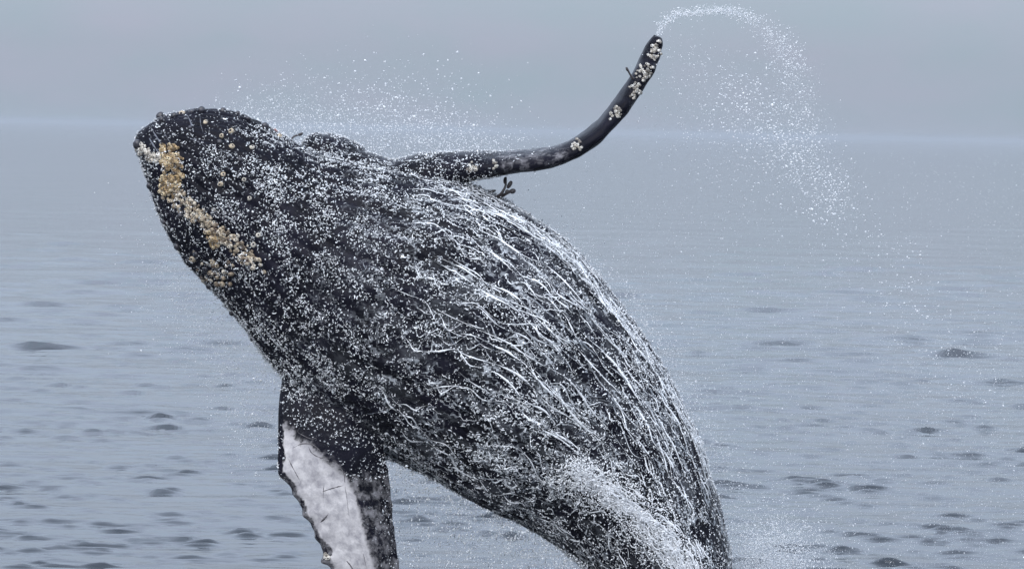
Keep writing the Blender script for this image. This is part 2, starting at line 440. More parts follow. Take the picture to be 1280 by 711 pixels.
# the lower one hangs with its leading edge to the left and its pale underside towards us
LOF = flipper([(384, 462, -0.35, 0.10, 0.95, 2), (386, 520, -0.62, 0.20, 1.16, 2), (391, 572, -0.72, 0.22, 1.20, 2), (411, 622, -0.76, 0.20, 1.05, 2),
               (428, 670, -0.78, 0.17, 0.88, 2), (444, 715, -0.78, 0.15, 0.74, 2), (462, 780, -0.74, 0.12, 0.62, 2), (484, 840, -0.68, 0.09, 0.46, 2), (500, 880, -0.64, 0.06, 0.28, 2), (508, 900, -0.6, 0.02, 0.06, 2)],
              ring=160, knobs=[(0.205, .012, .03), (0.235, .018, .07), (0.29, .007, .03), (0.325, .006, .015), (0.355, .013, .05), (0.392, .006, .02), (0.425, .011, .04), (0.46, .006, .015), (0.495, .015, .10), (0.535, .008, .035), (0.60, .015, .05), (.70, .012, .05), (.82, .015, .04)], ridge=True)


def whale_body():
    V0, F0 = capped(BV, NS, NT)
    V1, F1 = capped(UPF[0], UPF[2], UPF[3])
    V2, F2 = capped(LOF[0], LOF[2], LOF[3])
    # the hump of jaw hinge and eye behind the upper edge of the throat
    bumps = []
    def ell(px, py, y, rx, ry, rz, tilt):
        u, v = np.meshgrid(np.linspace(0.02, math.pi - 0.02, 24), np.arange(36) / 36 * 2 * math.pi, indexing='ij')
        P = np.stack([rx * np.cos(u), ry * np.sin(u) * np.cos(v), rz * np.sin(u) * np.sin(v)], -1).reshape(-1, 3)
        c, s = math.cos(tilt), math.sin(tilt)
        P = np.stack([P[:, 0] * c - P[:, 2] * s, P[:, 1], P[:, 0] * s + P[:, 2] * c], -1) + at(px, py, y)[None]
        return capped(P, 24, 36)
    bumps.append(ell(420, 192, D + 0.35, 0.42, 0.36, 0.20, -0.28))
    bumps.append(ell(455, 205, D + 0.2, 0.55, 0.40, 0.14, -0.2))
    V, F = join([(V0, F0), (V1, F1), (V2, F2)] + bumps)
    me = mesh_np('tmp', V, F)
    ob = bpy.data.objects.new('tmp', me); COL.objects.link(ob)
    rm = ob.modifiers.new('r', 'REMESH'); rm.mode = 'VOXEL'; rm.voxel_size = 0.028
    sm = ob.modifiers.new('s', 'SMOOTH'); sm.factor = 0.5; sm.iterations = 5
    bpy.context.view_layer.update()
    dg = bpy.context.evaluated_depsgraph_get()
    out = bpy.data.meshes.new_from_object(ob.evaluated_get(dg))
    bpy.data.objects.remove(ob); bpy.data.meshes.remove(me)
    return out

body_me = whale_body(); body_me.name = 'body'
nv = len(body_me.vertices)
P = np.empty(nv * 3, np.float32); body_me.vertices.foreach_get('co', P); P = P.reshape(-1, 3).astype(float)
NRM = np.empty(nv * 3, np.float32); body_me.vertex_normals.foreach_get('vector', NRM); NRM = NRM.reshape(-1, 3).astype(float)
allv = np.concatenate([BV, UPF[0], LOF[0]]); allr = np.concatenate([BREST, UPF[1], LOF[1]])
kd = KDTree(len(allv))
for i, v in enumerate(allv): kd.insert(v, i)
kd.balance()
near = np.array([kd.find(p)[1] for p in P])
rest = allr[near]
nb, nu = len(BV), len(UPF[0])
part = np.where(near < nb, 0, np.where(near < nb + nu, 1, 2))
stn = np.where(part == 0, near // NT, 0); thn = np.where(part == 0, TH[near % NT], 0)
px, py = to_px(P)
# ventral pleats: grooves that run from chin to belly on the side towards us
NPL = 44
pm = np.clip((stn / NS - 0.05) / 0.12, 0, 1) * np.clip((0.80 - stn / NS) / 0.15, 0, 1) * (part == 0) * np.clip(np.sin(thn) * 2.2 + 0.5, 0, 1)
wob = 0.35 * np.sin(rest[:, 0] * 1.7 + 3 * np.sin(thn * 3)) + 0.2 * np.sin(rest[:, 0] * 4.1 + 5 * thn)
gr = np.abs(np.sin(NPL * 0.5 * thn + wob))
disp = 0.042 * pm * (np.sqrt(gr) - 0.75)
disp += 0.018 * vnoise(P, 0.9, 3) + 0.007 * vnoise(P, 0.22, 4)
flip = part > 0
disp[part == 1] *= 0.55; disp[part == 2] *= 0.45
P2 = P + NRM * disp[:, None]
body_me.vertices.foreach_set('co', P2.astype(np.float32).ravel())
body_me.update()
body_me.polygons.foreach_set('use_smooth', np.ones(len(body_me.polygons), dtype=bool))

def attr(me, name, data, typ='FLOAT'):
    a = me.attributes.new(name, typ, 'POINT')
    a.data.foreach_set('vector' if typ == 'FLOAT_VECTOR' else 'value', np.asarray(data, np.float32).ravel())

def gauss(x, y, cx, cy, sx, sy):
    return np.exp(-((x - cx) / sx) ** 2 - ((y - cy) / sy) ** 2)

def foam_density(x, y):
    """how thickly the white water lies, by place on the body"""
    f = 0.55 + 0.0 * x
    f += 0.5 * gauss(x, y, 380, 455, 60, 40) + 0.35 * gauss(x, y, 490, 330, 90, 70) + 0.3 * gauss(x, y, 420, 230, 80, 40)
    f += 0.4 * gauss(x, y, 330, 240, 60, 60)
    f -= 0.45 * gauss(x, y, 250, 150, 60, 26) + 0.25 * gauss(x, y, 560, 520, 70, 60) + 0.2 * gauss(x, y, 620, 420, 60, 40)
    f -= 0.25 * gauss(x, y, 230, 290, 40, 60)
    f -= 0.3 * gauss(x, y, 440, 350, 30, 50)
    f -= 0.5 * np.clip((x - 600) / 60, 0, 1) * np.clip((240 - y) / 40, 0, 1)
    return np.clip(f, 0.04, 1)

streak = np.clip((stn / NS - 0.36) / 0.14, 0, 1) * (part == 0)
fo = foam_density(px, py)
white = np.zeros(nv)
lof_xc = np.tile(LOF[5], LOF[2])
lof_t = np.repeat(LOF[4], LOF[3])
i2 = part == 2
li = near[i2] - nb - nu
xc2, t2 = lof_xc[li], lof_t[li]
bound = 508 + np.clip(px[i2] - 355, 0, 200) * 0.8
wl = np.clip((0.66 - xc2) / 0.12, 0, 1) * np.clip((py[i2] - bound) / 45, 0, 1) * np.clip((xc2 - 0.03 - 0.03 * np.abs(vnoise(P[i2], 0.35, 61)) - 0.06 * gauss(px[i2], py[i2], 408, 690, 30, 16)) / 0.025, 0, 1)
white[i2] = np.maximum(wl, 0.42 * np.clip((py[i2] - 560) / 40, 0, 1))
fo[i2] *= np.where(wl > 0.3, 0.0, 0.7)
i1 = part == 1
white[i1] = 0.36 * np.clip((px[i1] - 590) / 40, 0, 1) * np.clip((760 - px[i1]) / 60, 0, 1) + 0.0
fo[i1] *= np.clip((700 - px[i1]) / 140, 0.0, 1)
attr(body_me, 'rest', rest, 'FLOAT_VECTOR'); attr(body_me, 'white', white); attr(body_me, 'foam', fo); attr(body_me, 'streak', streak)
body_me.materials.append(M_SKIN)

whale = bpy.data.objects.new('humpback_whale', None); COL.objects.link(whale)
base = at(850, 890); whale.location = (base[0], D, 0.0)
whale['label'] = 'black humpback whale breaching out of the grey sea with one flipper raised'
whale['category'] = 'whale'
bpy.context.view_layer.update()
body = link('body', body_me, whale)

polys = np.empty(len(body_me.polygons) * 4, np.int32)
bm = bmesh.new(); bm.from_mesh(body_me); BVH = BVHTree.FromBMesh(bm)
bmesh.ops.triangulate(bm, faces=bm.faces[:])
TRI = np.array([[v.index for v in f.verts] for f in bm.faces]); bm.free()
co = P2
tA, tB, tC = co[TRI[:, 0]], co[TRI[:, 1]], co[TRI[:, 2]]
tn = np.cross(tB - tA, tC - tA); tarea = np.linalg.norm(tn, axis=1) / 2; tn = norm(tn)
tpart = part[TRI[:, 0]]; tst = stn[TRI[:, 0]]; tfoam = fo[TRI[:, 0]]; twhite = white[TRI[:, 0]]

def hit(px_, py_):
    """point and normal on the whale where the photo shows this pixel"""
    d = ray(px_, py_); d = d / np.linalg.norm(d)
    loc, n, i, dist = BVH.ray_cast(Vector(CP), Vector(d))
    if loc is None:
        p = at(px_, py_)
        loc, n, i, dist = BVH.find_nearest(Vector(p))
    return np.array(loc), np.array(n)

# ------------------------------------------------------------------ barnacles, knobs
def frame(n):
    n = n / np.linalg.norm(n); t = np.cross(n, [0.3, 0.2, 0.93]); t /= np.linalg.norm(t)
    return t, np.cross(n, t), n

def barnacle_geo(c, n, r, h, seed, sides=8):
    rr = np.random.default_rng(seed); t, b, n = frame(n)
    n = n + 0.25 * (rr.normal() * t + rr.normal() * b)
    a = np.arange(sides) / sides * 2 * math.pi + rr.uniform(0, 6)
    V = []
    for (fr, fh) in ((1.0, -0.3), (0.92, 0.35), (0.62, 1.0), (0.40, 0.95), (0.30, 0.45)):
        wob = 1 + rr.uniform(-0.16, 0.16, sides)
        V.append(c + r * fr * (np.cos(a)[:, None] * t + np.sin(a)[:, None] * b) * wob[:, None] + n * h * fh)
    V.append((c + n * h * 0.35)[None])
    V = np.concatenate(V); F = []
    for k in range(4):
        for j in range(sides):
            j2 = (j + 1) % sides
            F += [[k * sides + j, k * sides + j2, (k + 1) * sides + j2], [k * sides + j, (k + 1) * sides + j2, (k + 1) * sides + j]]
    for j in range(sides): F.append([4 * sides + j, 4 * sides + (j + 1) % sides, 5 * sides])
    return V, np.array(F)

def hollow(me, sides):
    me.materials.append(M_KNOB)
    me.polygons.foreach_set('material_index', (np.arange(len(me.polygons)) % (9 * sides) >= 6 * sides).astype(np.int32))

def cluster(name, spots, mat, label=None, parent=whale):
    parts = []
    for k, (x, y, r) in enumerate(spots):
        c, n = hit(x, y)
        parts.append(barnacle_geo(c, n, r, r * random.uniform(0.7, 1.3), int(x * 131 + y * 17 + k), 6))
    V, F = join(parts)
    me = mesh_np(name, V, F, mat, smooth=False); hollow(me, 6)
    o = link(name, me, parent, label=label, kind='stuff')
    return o

def scatter(poly, n, r0, r1, seed):
    """n spots along a band: poly = (x, y, half width)"""
    rr = np.random.default_rng(seed); p = np.array(poly, float)
    t = rr.uniform(0, len(p) - 1, n); i = np.minimum(t.astype(int), len(p) - 2); f = (t - i)[:, None]
    q = p[i] * (1 - f) + p[i + 1] * f
    ang = rr.uniform(0, 6.28, n); rad = np.sqrt(rr.uniform(0, 1, n)) * q[:, 2]
    return [(q[k, 0] + rad[k] * math.cos(ang[k]), q[k, 1] + rad[k] * math.sin(ang[k]) * 0.9, rr.uniform(r0, r1)) for k in range(n)]

cluster('barnacle_cluster', scatter([(207, 184, 7), (214, 192, 14), (217, 210, 15), (214, 228, 14), (212, 240, 11)], 230, 0.014, 0.03, 1), M_GOLD, 'golden crust of barnacles on the chin')
cluster('barnacle_cluster', scatter([(212, 238, 13), (228, 252, 14), (244, 268, 12), (258, 278, 10), (272, 292, 12), (290, 304, 11), (306, 318, 13), (320, 330, 10)], 270, 0.013, 0.028, 2), M_CREAM, 'cream band of barnacles across the throat')
cluster('barnacle_cluster', scatter([(262, 300, 12), (275, 300, 9)], 40, 0.016, 0.03, 12), M_GOLD, 'small golden patch of barnacles beside the cream band')
cluster('barnacle_cluster', scatter([(172, 188, 5), (180, 186, 7), (186, 195, 6), (192, 199, 5), (200, 196, 5)], 46, 0.02, 0.034, 3), M_PALE, 'white barnacles round the tip of the jaw')
cluster('barnacle_cluster', scatter([(240, 330, 24), (262, 340, 20), (285, 345, 20)], 40, 0.014, 0.03, 4), M_CREAM, 'loose cream barnacles below the band')
FLC = [(591, 209, 6, 16), (618, 206, 5, 10), (722, 182, 7, 20), (771, 141, 8, 30), (794, 112, 9, 34), (806, 90, 9, 40), (818, 68, 7, 34), (820, 58, 5, 16)]
for i, (x, y, s, n) in enumerate(FLC):
    cluster('barnacle_cluster', scatter([(x - s * 0.4, y + s * 0.5, s), (x + s * 0.4, y - s * 0.5, s)], int(n * 0.9), 0.011, 0.022, 20 + i), M_PALE)
cluster('barnacle_cluster', scatter([(404, 692, 4), (409, 696, 4)], 12, 0.016, 0.03, 40), M_PALE)

for k, (x, y, r, m) in enumerate([(257, 153, .035, M_CREAM), (277, 170, .034, M_CREAM), (289, 164, .042, M_CREAM), (290, 183, .040, M_CREAM), (315, 184, .036, M_PALE), (279, 218, .038, M_CREAM),
                                  (276, 230, .036, M_CREAM), (305, 225, .034, M_PALE), (317, 306, .040, M_PALE), (323, 294, .036, M_PALE), (297, 295, .032, M_PALE), (312, 248, .032, M_PALE),
                                  (228, 142, .045, M_CREAM), (345, 163, .036, M_RUST), (350, 170, .034, M_CREAM), (278, 355, .045, M_CREAM), (241, 324, .045, M_CREAM), (268, 262, .03, M_PALE), (330, 340, .03, M_CREAM)]):
    c, n = hit(x, y)
    V, F = barnacle_geo(c, n, r * 0.85, r * 0.6, 900 + k, 9)
    me = mesh_np('barnacle', V, F, m, smooth=False); hollow(me, 9)
    link('barnacle', me, whale)

def blob(c, n, r, h, seed, nu_=10, nv_=14):
    rr = np.random.default_rng(seed); t, b, n = frame(n)
    u, v = np.meshgrid(np.linspace(0.05, math.pi - 0.05, nu_), np.arange(nv_) / nv_ * 2 * math.pi, indexing='ij')
    prof = np.sin(u) ** 0.85
    P_ = c + (r * prof * np.cos(v))[..., None] * t + (r * prof * np.sin(v))[..., None] * b + (h * np.cos(u))[..., None] * n
    P_ = P_.reshape(-1, 3)
    return capped(P_ + norm(P_ - c) * (0.08 * r * vnoise(P_, r * 2, seed))[:, None], nu_, nv_)

for k, (x, y, r) in enumerate([(173, 181, .062), (252, 138, .042), (279, 139, .04), (218, 145, .04), (240, 140, .03), (331, 158, .045), (188, 232, .045), (200, 262, .042), (206, 278, .03), (222, 308, .045),
                               (235, 326, .03), (262, 357, .045), (290, 391, .035), (316, 424, .03), (310, 149, .03), (297, 142, .03), (226, 270, .04), (246, 318, .045), (258, 336, .04), (275, 178, .035), (238, 160, .03), (300, 200, .035)]):
    c, n = hit(x, y)
    link('tubercle', mesh_np('tubercle', *blob(c + n * r * 0.15, n, r, r * 0.85, 300 + k), M_KNOB), whale)
# the knob on a stalk on the rim of the jaw
c, n = hit(202, 149)
top = at(200.5, 147.5); 
st = tubes(np.array([[c - (top - c) * 0.6, c, top]]), np.array([[0.035, 0.03, 0.028]]), np.tile([[[0, 1.0, 0]]], (1, 3, 1)), 8)
link('tubercle', mesh_np('tubercle', *join([st, blob(top + np.array([0, 0, 0.02]), np.array([-.3, 0, 1]), 0.052, 0.05, 77)]), M_KNOB), whale)

def gooseneck(rows, heads):
    parts = []
    for pts in rows:
        A = np.array([at(x, y, D - 0.15 + dy) for x, y, dy, r in pts]); R = np.array([p[3] for p in pts])
        k = 10; A = crom(A, k); R = np.interp(np.linspace(0, 1, k), np.linspace(0, 1, len(R)), R)
        parts.append(tubes(A[None], R[None], np.tile([[[0, 1.0, 0.05]]], (1, k, 1)), 6))
    for k, (x, y, dy, r, h, ang) in enumerate(heads):
        parts.append(blob(at(x, y, D - 0.15 + dy), np.array([math.sin(ang), -0.2, math.cos(ang)]), r, h, 500 + k, 7, 9))
    V, F = join(parts)
    return link('gooseneck_barnacle', mesh_np('gooseneck_barnacle', V, F, M_GOOSE), whale)
gooseneck([[(626, 254, .1, .03), (623, 247, 0, .026), (627, 242, -.05, .02), (632, 232, -.05, .013), (632, 222, 0, .016)],
           [(624, 247, 0, .024), (633, 242, -.03, .018), (640, 238, -.05, .02)],
           [(622, 247, 0, .018), (611, 242, .03, .012), (602, 237, .05, .01), (590, 232, .1, .008)],
           [(610, 242, .03, .012), (617, 238, .02, .012)]],
          [(637, 231, -.05, .026, .05, 0.5), (641, 239, -.05, .03, .035, 1.2), (634, 240, -.05, .025, .03, 0), (617, 239, .02, .014, .03, 1.2), (631, 226, 0, .017, .04, 0)])
gooseneck([[(792, 99, .1, .022), (788, 94, .08, .012), (785, 88, .06, .012)]], [(784, 87, .06, .015, .03, -.5)])
gooseneck([[(362, 182, .2, .02), (366, 172, .2, .012), (372, 169, .2, .012), (377, 167, .2, .014)]], [(376, 168, .2, .016, .03, 1.0)])

# scratches in the pale underside and thin scars on the chin
M_SCAR_D = simple('dark_scar', (0.05, 0.045, 0.05), (0.16, 0.15, 0.155), 0.4, 30.0)
M_SCAR_L = simple('pale_scar', (0.16, 0.17, 0.20), (0.07, 0.075, 0.09), 0.4, 30.0)
def scar(pts, r, mat):
    K = 12; A = crom(pts, K); Pc, Nn = [], []
    for x, y in A:
        c, no = hit(x, y); Pc.append(c - no * r * 0.35); Nn.append(no)
    R = r * np.interp(np.linspace(0, 1, K), [0, .3, .7, 1], [.3, 1, .8, .2]) * RNG.uniform(.7, 1.3, K)
    link('scar', mesh_np('scar', *tubes(np.array([Pc]), R[None], np.array([Nn]), 5), mat), whale)
for pts, r in ([(403, 614), (418, 609), (431, 606)], .014), ([(400, 653), (406, 647), (412, 640)], .020), ([(405, 604), (404, 618), (404, 630)], .007), ([(423, 580), (430, 592), (431, 606)], .012), \
        ([(431, 606), (434, 625), (436, 645)], .008), ([(433, 700), (438, 706), (444, 716)], .022), ([(366, 560), (378, 554), (392, 556), (403, 566)], .014), ([(372, 540), (388, 548), (398, 546)], .010), \
        ([(360, 572), (366, 584), (378, 606)], .012), ([(385, 556), (390, 566), (402, 572), (408, 568)], .012), ([(454, 690), (456, 700), (459, 712)], .008):
    scar(pts, r * 0.55, M_SCAR_D)
for pts, r in ([(190, 162), (196, 172), (206, 186)], .010), ([(186, 172), (192, 182), (199, 192)], .012), ([(234, 143), (239, 155), (243, 168)], .010), ([(250, 146), (251, 156), (254, 166)], .006), \
        ([(236, 172), (252, 180), (262, 190)], .006), ([(205, 166), (210, 174), (214, 180)], .006):
    scar(pts, r, M_SCAR_L)

# ------------------------------------------------------------------ white water on the whale
def sample_tris(weight, n):
    p = tarea * weight; p = p / p.sum()
    idx = RNG.choice(len(p), n, p=p)
    u, v = RNG.uniform(size=(2, n)); fl = u + v > 1; u[fl] = 1 - u[fl]; v[fl] = 1 - v[fl]
    Q = tA[idx] * (1 - u - v)[:, None] + tB[idx] * u[:, None] + tC[idx] * v[:, None]
    return Q, tn[idx], idx

def flow_dir(idx):
    st_ = np.clip(tst[idx], 1, NS - 2)
    return norm(C3[st_ + 1] - C3[st_ - 1])

patch = np.clip(0.55 + 0.9 * vnoise((tA + tB + tC) / 3, 0.5, 9) + 0.6 * vnoise((tA + tB + tC) / 3, 0.14, 10), 0.06, 1.6)
onbody = (tn[:, 1] < 0.55) | (RNG.uniform(size=len(tn)) < 0.3)

def flecks(n, lmin, lmax, rmin, rmax, wgt, flow=0.0, lift=0.007, K=5, curl=1.0):
    Q, nn, idx = sample_tris(wgt, n)
    rnd = norm(np.cross(nn, norm(RNG.normal(size=(n, 3)))))
    fd = flow_dir(idx); fd = norm(fd - nn * (fd * nn).sum(1, keepdims=True))
    t = norm(rnd * (1 - flow) + fd * flow * 1.6 * np.sign(RNG.uniform(-1, 1, (n, 1)))); b = np.cross(nn, t)
    Ln = RNG.uniform(lmin, lmax, n) ; cv = RNG.normal(0, 1.3, n) * curl
    s = np.linspace(-0.5, 0.5, K)
    ang = cv[:, None] * s[None] * 2
    dx = np.cumsum(np.cos(ang), 1) / K; dy = np.cumsum(np.sin(ang), 1) / K
    dx -= dx.mean(1, keepdims=True); dy -= dy.mean(1, keepdims=True)
    up = np.abs(RNG.normal(0, lift, n))[:, None] + 0.004 + RNG.normal(0, 0.004, (n, K))
    Pc = Q[:, None] + (dx * Ln[:, None])[..., None] * t[:, None] + (dy * Ln[:, None])[..., None] * b[:, None] + up[..., None] * nn[:, None]
    R = RNG.uniform(rmin, rmax, n)[:, None] * np.interp(np.linspace(0, 1, K), [0, .3, .6, 1], [.3, 1, .9, .15])[None] * RNG.uniform(0.7, 1.25, (n, K))
    return tubes(Pc, R, np.repeat(nn[:, None], K, 1), 3)

wf = tfoam * patch * onbody * (twhite < 0.4)
head = np.clip((0.5 - tst / NS) / 0.12, 0, 1) * (tpart == 0) + (tpart > 0) * 0.8
rear = 1 - np.clip(head, 0, 1)
tpx, tpy = to_px((tA + tB + tC) / 3)
lace = (gauss(tpx, tpy, 610, 570, 45, 28) + gauss(tpx, tpy, 670, 615, 40, 26) + 0.8 * gauss(tpx, tpy, 655, 520, 70, 30) + gauss(tpx, tpy, 730, 600, 40, 30)) * (tn[:, 1] < 0.3)
def beadset(n, rmin, rmax, wgt, lift):
    Q, nn, idx = sample_tris(wgt, n)
    return drops(Q + nn * (np.abs(RNG.normal(0, lift, n)) + 0.003)[:, None], rmin + (rmax - rmin) * RNG.uniform(0, 1, n) ** 3)
parts = [flecks(26000, 0.014, 0.05, 0.0026, 0.0072, wf * (head + 0.65 * rear)),
         beadset(24000, 0.0025, 0.012, wf * (head + 0.7 * rear), 0.012),
         flecks(3600, 0.03, 0.09, 0.0025, 0.006, wf * rear, flow=0.7, curl=0.9),
         flecks(1500, 0.03, 0.10, 0.004, 0.011, wf * lace, flow=0.35, K=6, curl=1.5, lift=0.015),
         flecks(700, 0.04, 0.11, 0.006, 0.012, wf * (head * 0.8 + rear), flow=0.4, K=6, curl=1.6)]
V, F = join(parts)
link('clinging_spray', mesh_np('clinging_spray', V, F, M_FOAM), kind='stuff', cat='water spray',
     label='white flecks of water breaking off the black skin of the whale')

def rads_(n): return 0.003 + 0.009 * RNG.uniform(0, 1, n) ** 2
# rills that run down the pleats
def rills(n, s0, s1, t0, t1, len0, len1, r0, r1, K=18, seed=1, wander=0.05):
    r = np.random.default_rng(seed)
    sa = r.uniform(s0, s1, n) * NS; ln = r.uniform(len0, len1, n) * NS
    th0 = r.uniform(t0, t1, n)
    u = np.linspace(0, 1, K)
    si = np.clip(sa[:, None] + ln[:, None] * u[None], 1, NS - 3)
    ph = r.uniform(0, 6.28, (n, 3)); am = r.uniform(0.3, 1, (n, 3)) * wander
    th = th0[:, None] + am[:, :1] * np.sin(u * 4 + ph[:, :1]) + am[:, 1:2] * 0.6 * np.sin(u * 11 + ph[:, 1:2]) + am[:, 2:] * 0.25 * np.sin(u * 19 + ph[:, 2:])
    Q = body_pos(si.ravel(), th.ravel())
    nn = np.empty_like(Q)
    for i in range(len(Q)):
        loc, no, _, _ = BVH.find_nearest(Vector(Q[i])); nn[i] = no; Q[i] = loc
    Q = Q + nn * 0.006
    R = r.uniform(r0, r1, n)[:, None] * np.interp(u, [0, .15, .5, .85, 1], [.15, .8, 1, .7, .1])[None] * np.clip(0.75 + 0.7 * np.sin(u[None] * r.uniform(9, 24, (n, 1)) + r.uniform(0, 6.3, (n, 1))) + r.normal(0, 0.25, (n, K)), 0.12, 1.6)
    return tubes(Q.reshape(n, K, 3), R, nn.reshape(n, K, 3), 4)

parts = [rills(95, 0.42, 0.70, 0.30, 1.30, 0.03, 0.11, 0.004, 0.009, K=30, seed=1, wander=0.055),
         rills(70, 0.44, 0.74, 1.2, 2.6, 0.02, 0.08, 0.003, 0.009, K=20, seed=2, wander=0.08),
         rills(20, 0.45, 0.60, 0.6, 1.9, 0.08, 0.16, 0.006, 0.012, K=36, seed=3, wander=0.05),
         rills(70, 0.40, 0.72, 0.05, 0.5, 0.03, 0.10, 0.003, 0.007, K=18, seed=4, wander=0.03),
         rills(60, 0.40, 0.8, -1.6, 0.1, 0.03, 0.10, 0.003, 0.008, K=14, seed=5)]
beads = np.concatenate([q[0] for q in parts])[::4]
beads = np.repeat(beads, 2, 0) + RNG.normal(0, 0.022, (2 * len(beads), 3))
parts.append(drops(beads, rads_(len(beads))))
V, F = join(parts)
link('running_water', mesh_np('running_water', V, F, M_FOAM), kind='stuff', cat='running water',
     label='thin white rills of water running down the belly pleats of the whale')

# the cascade low on the belly
def cascade():
    parts = []
    r = np.random.default_rng(5)
    line = crom([(715, 585), (745, 605), (785, 632), (825, 668), (852, 712), (868, 770), (880, 840)], 60)
    n, K = 620, 9
    t = r.beta(1.2, 1.0, n) * 0.92; wd = np.interp(t, [0, .3, 1], [10, 20, 26])
    off = r.normal(0, 0.55, n) * wd * (0.7 + 0.5 * np.sin(t * 23) * np.sin(t * 11 + 1))
    lift_ = np.abs(r.normal(0, 0.03, n))
    Pc = np.empty((n, K, 3)); Nn = np.empty((n, K, 3))
    for i in range(n):
        for k in range(K):
            q = min(59.0, (t[i] + k / K * 0.09) * 59); a = line[int(q)]; b = line[min(59, int(q) + 1)]; p = a + (b - a) * (q - int(q))
            c, no = hit(p[0] + off[i] * 0.85 + r.normal(0, .5), min(p[1] - off[i] * 0.6 + r.normal(0, .5), 790))
            Pc[i, k] = c + no * (0.01 + lift_[i]); Nn[i, k] = no
    R = r.uniform(0.004, 0.014, n)[:, None] * np.interp(np.linspace(0, 1, K), [0, .3, .7, 1], [.2, 1, .9, .15])[None]
    parts.append(tubes(Pc, R, Nn, 4))
    m = 6500
    t = r.uniform(0, 1, m); q = line[(t * 59).astype(int)]
    wd = np.interp(t, [0, .3, 1], [16, 28, 36]); o = r.normal(0, 0.6, (m, 2)) * wd[:, None]
    C = np.array([hit(q[i, 0] + o[i, 0], min(q[i, 1] + o[i, 1], 800))[0] for i in range(m)])
    C[:, 1] -= np.abs(r.normal(0, 0.12, m)) + 0.01
    parts.append(drops(C, r.uniform(0.003, 0.011, m)))
    return join(parts)
V, F = cascade()
link('water_cascade', mesh_np('water_cascade', V, F, M_WHITE), kind='stuff', cat='cascade',
     label='thick white cascade of water pouring off the lower belly of the whale')

# ------------------------------------------------------------------ flying spray
def spray(name, label, sets):
    parts = []
    for (x, y, dep, rad, ax, st) in sets:
        C = at_many(x, y, D + dep); 
        k = C[:, 2] > 0.02
        parts.append(drops(C[k], rad[k], None if ax is None else np.tile(np.array(ax)[None], (k.sum(), 1)) + RNG.normal(0, 0.25, (k.sum(), 3)), None if st is None else RNG.uniform(st[0], st[1], k.sum())))
    V, F = join(parts)
    link(name, mesh_np(name, V, F, M_SPRAY), kind='stuff', cat='water spray', label=label)

def rads(n, a=0.003, b=0.013, p=3.0):
    r = a * 0.8 + (b - a) * RNG.uniform(0, 1, n) ** p
    return np.where(RNG.uniform(size=n) < 0.02, r * 1.9, r)

def along(path, n, sx, sy, beta=(1, 1)):
    c = crom(path, 300); t = RNG.beta(beta[0], beta[1], n); i = (t * 299).astype(int)
    s = np.interp(t, np.linspace(0, 1, len(sx)), sx); s2 = np.interp(t, np.linspace(0, 1, len(sy)), sy)
    return c[i, 0] + RNG.normal(0, 1, n) * s, c[i, 1] + RNG.normal(0, 1, n) * s2

def cloud(n, cx, cy, sx, sy, rot=0):
    a, b = RNG.normal(0, sx, n), RNG.normal(0, sy, n); c, s = math.cos(rot), math.sin(rot)
    return cx + a * c - b * s, cy + a * s + b * c

dep = lambda n, s=0.8, m=0.2: RNG.normal(m, s, n)
# plume flung from the raised flipper's tip
sets = []
n = 1500; x, y = along([(823, 42), (836, 22), (862, 16), (905, 12), (940, 26), (972, 52), (990, 84)], n, [2, 6, 9, 10, 12], [2, 4, 4, 6, 12]); sets.append((x, y, dep(n, .25), rads(n, .003, .011), None, None))
n = 900; x, y = along([(850, 18), (880, 16), (912, 14), (945, 28)], n, [6, 8, 8], [2, 2, 3]); sets.append((x, y, dep(n, .15), rads(n, .003, .010), None, None))
n = 1500; x, y = along([(965, 45), (995, 95), (1000, 140), (1010, 185)], n, [8, 14, 18, 22], [10, 14, 18, 20]); sets.append((x, y, dep(n, .4), rads(n, .003, .011), None, None))
n = 2600; x, y = along([(915, 100), (945, 145), (980, 185), (1015, 220), (1045, 255)], n, [24, 28, 26, 26, 20], [20, 22, 20, 20, 20]); sets.append((x, y, dep(n, .5), rads(n, .003, .015), None, None))
n = 1500; x, y = along([(850, 60), (870, 130), (900, 190), (940, 250)], n, [20, 36, 46, 46], [18, 26, 30, 30]); sets.append((x, y, dep(n, .5), rads(n, .0025, .010), None, None))
n = 900; x, y = along([(1040, 250), (1090, 310), (1140, 370), (1190, 440), (1230, 510)], n, [34, 36, 36, 34, 36], [30, 30, 34, 34, 30]); sets.append((x, y, dep(n, .6), rads(n, .003, .013), None, None))
spray('water_spray', 'arching plume of droplets flung from the tip of the raised flipper', sets)
# over the back
sets = []
n = 8500; x, y = along([(310, 150), (380, 155), (450, 165), (540, 180), (600, 190)], n, [26, 46, 50, 50, 40], [16, 30, 26, 22, 16]); sets.append((x, y, dep(n, .5, .6), rads(n, .0025, .011), None, None))
n = 900; x, y = cloud(n, 500, 130, 60, 30); sets.append((x, y, dep(n, .5, .5), rads(n, .003, .015), None, None))
spray('water_spray', 'fine haze of droplets rising above the back between head and flipper', sets)
# along the throat
sets = []
n = 5200; x, y = along([(215, 330), (255, 390), (290, 440), (315, 500), (320, 560)], n, [24, 30, 30, 24, 20], [26, 26, 26, 26, 26]); sets.append((x, y, dep(n, .6), rads(n, .0025, .009), None, None))
n = 900; x, y = along([(200, 260), (230, 340), (280, 420), (330, 480)], n, [40, 50, 50, 40], [40, 40, 40, 40]); sets.append((x, y, dep(n, .6), rads(n, .003, .010), None, None))
n = 900; x, y = along([(290, 395), (340, 460), (348, 470)], n, [9, 12, 10], [9, 10, 10]); sets.append((x, y, dep(n, .3, -.3), rads(n, .003, .010), None, None))
spray('water_spray', 'thin veil of droplets hanging beside the barnacled throat', sets)
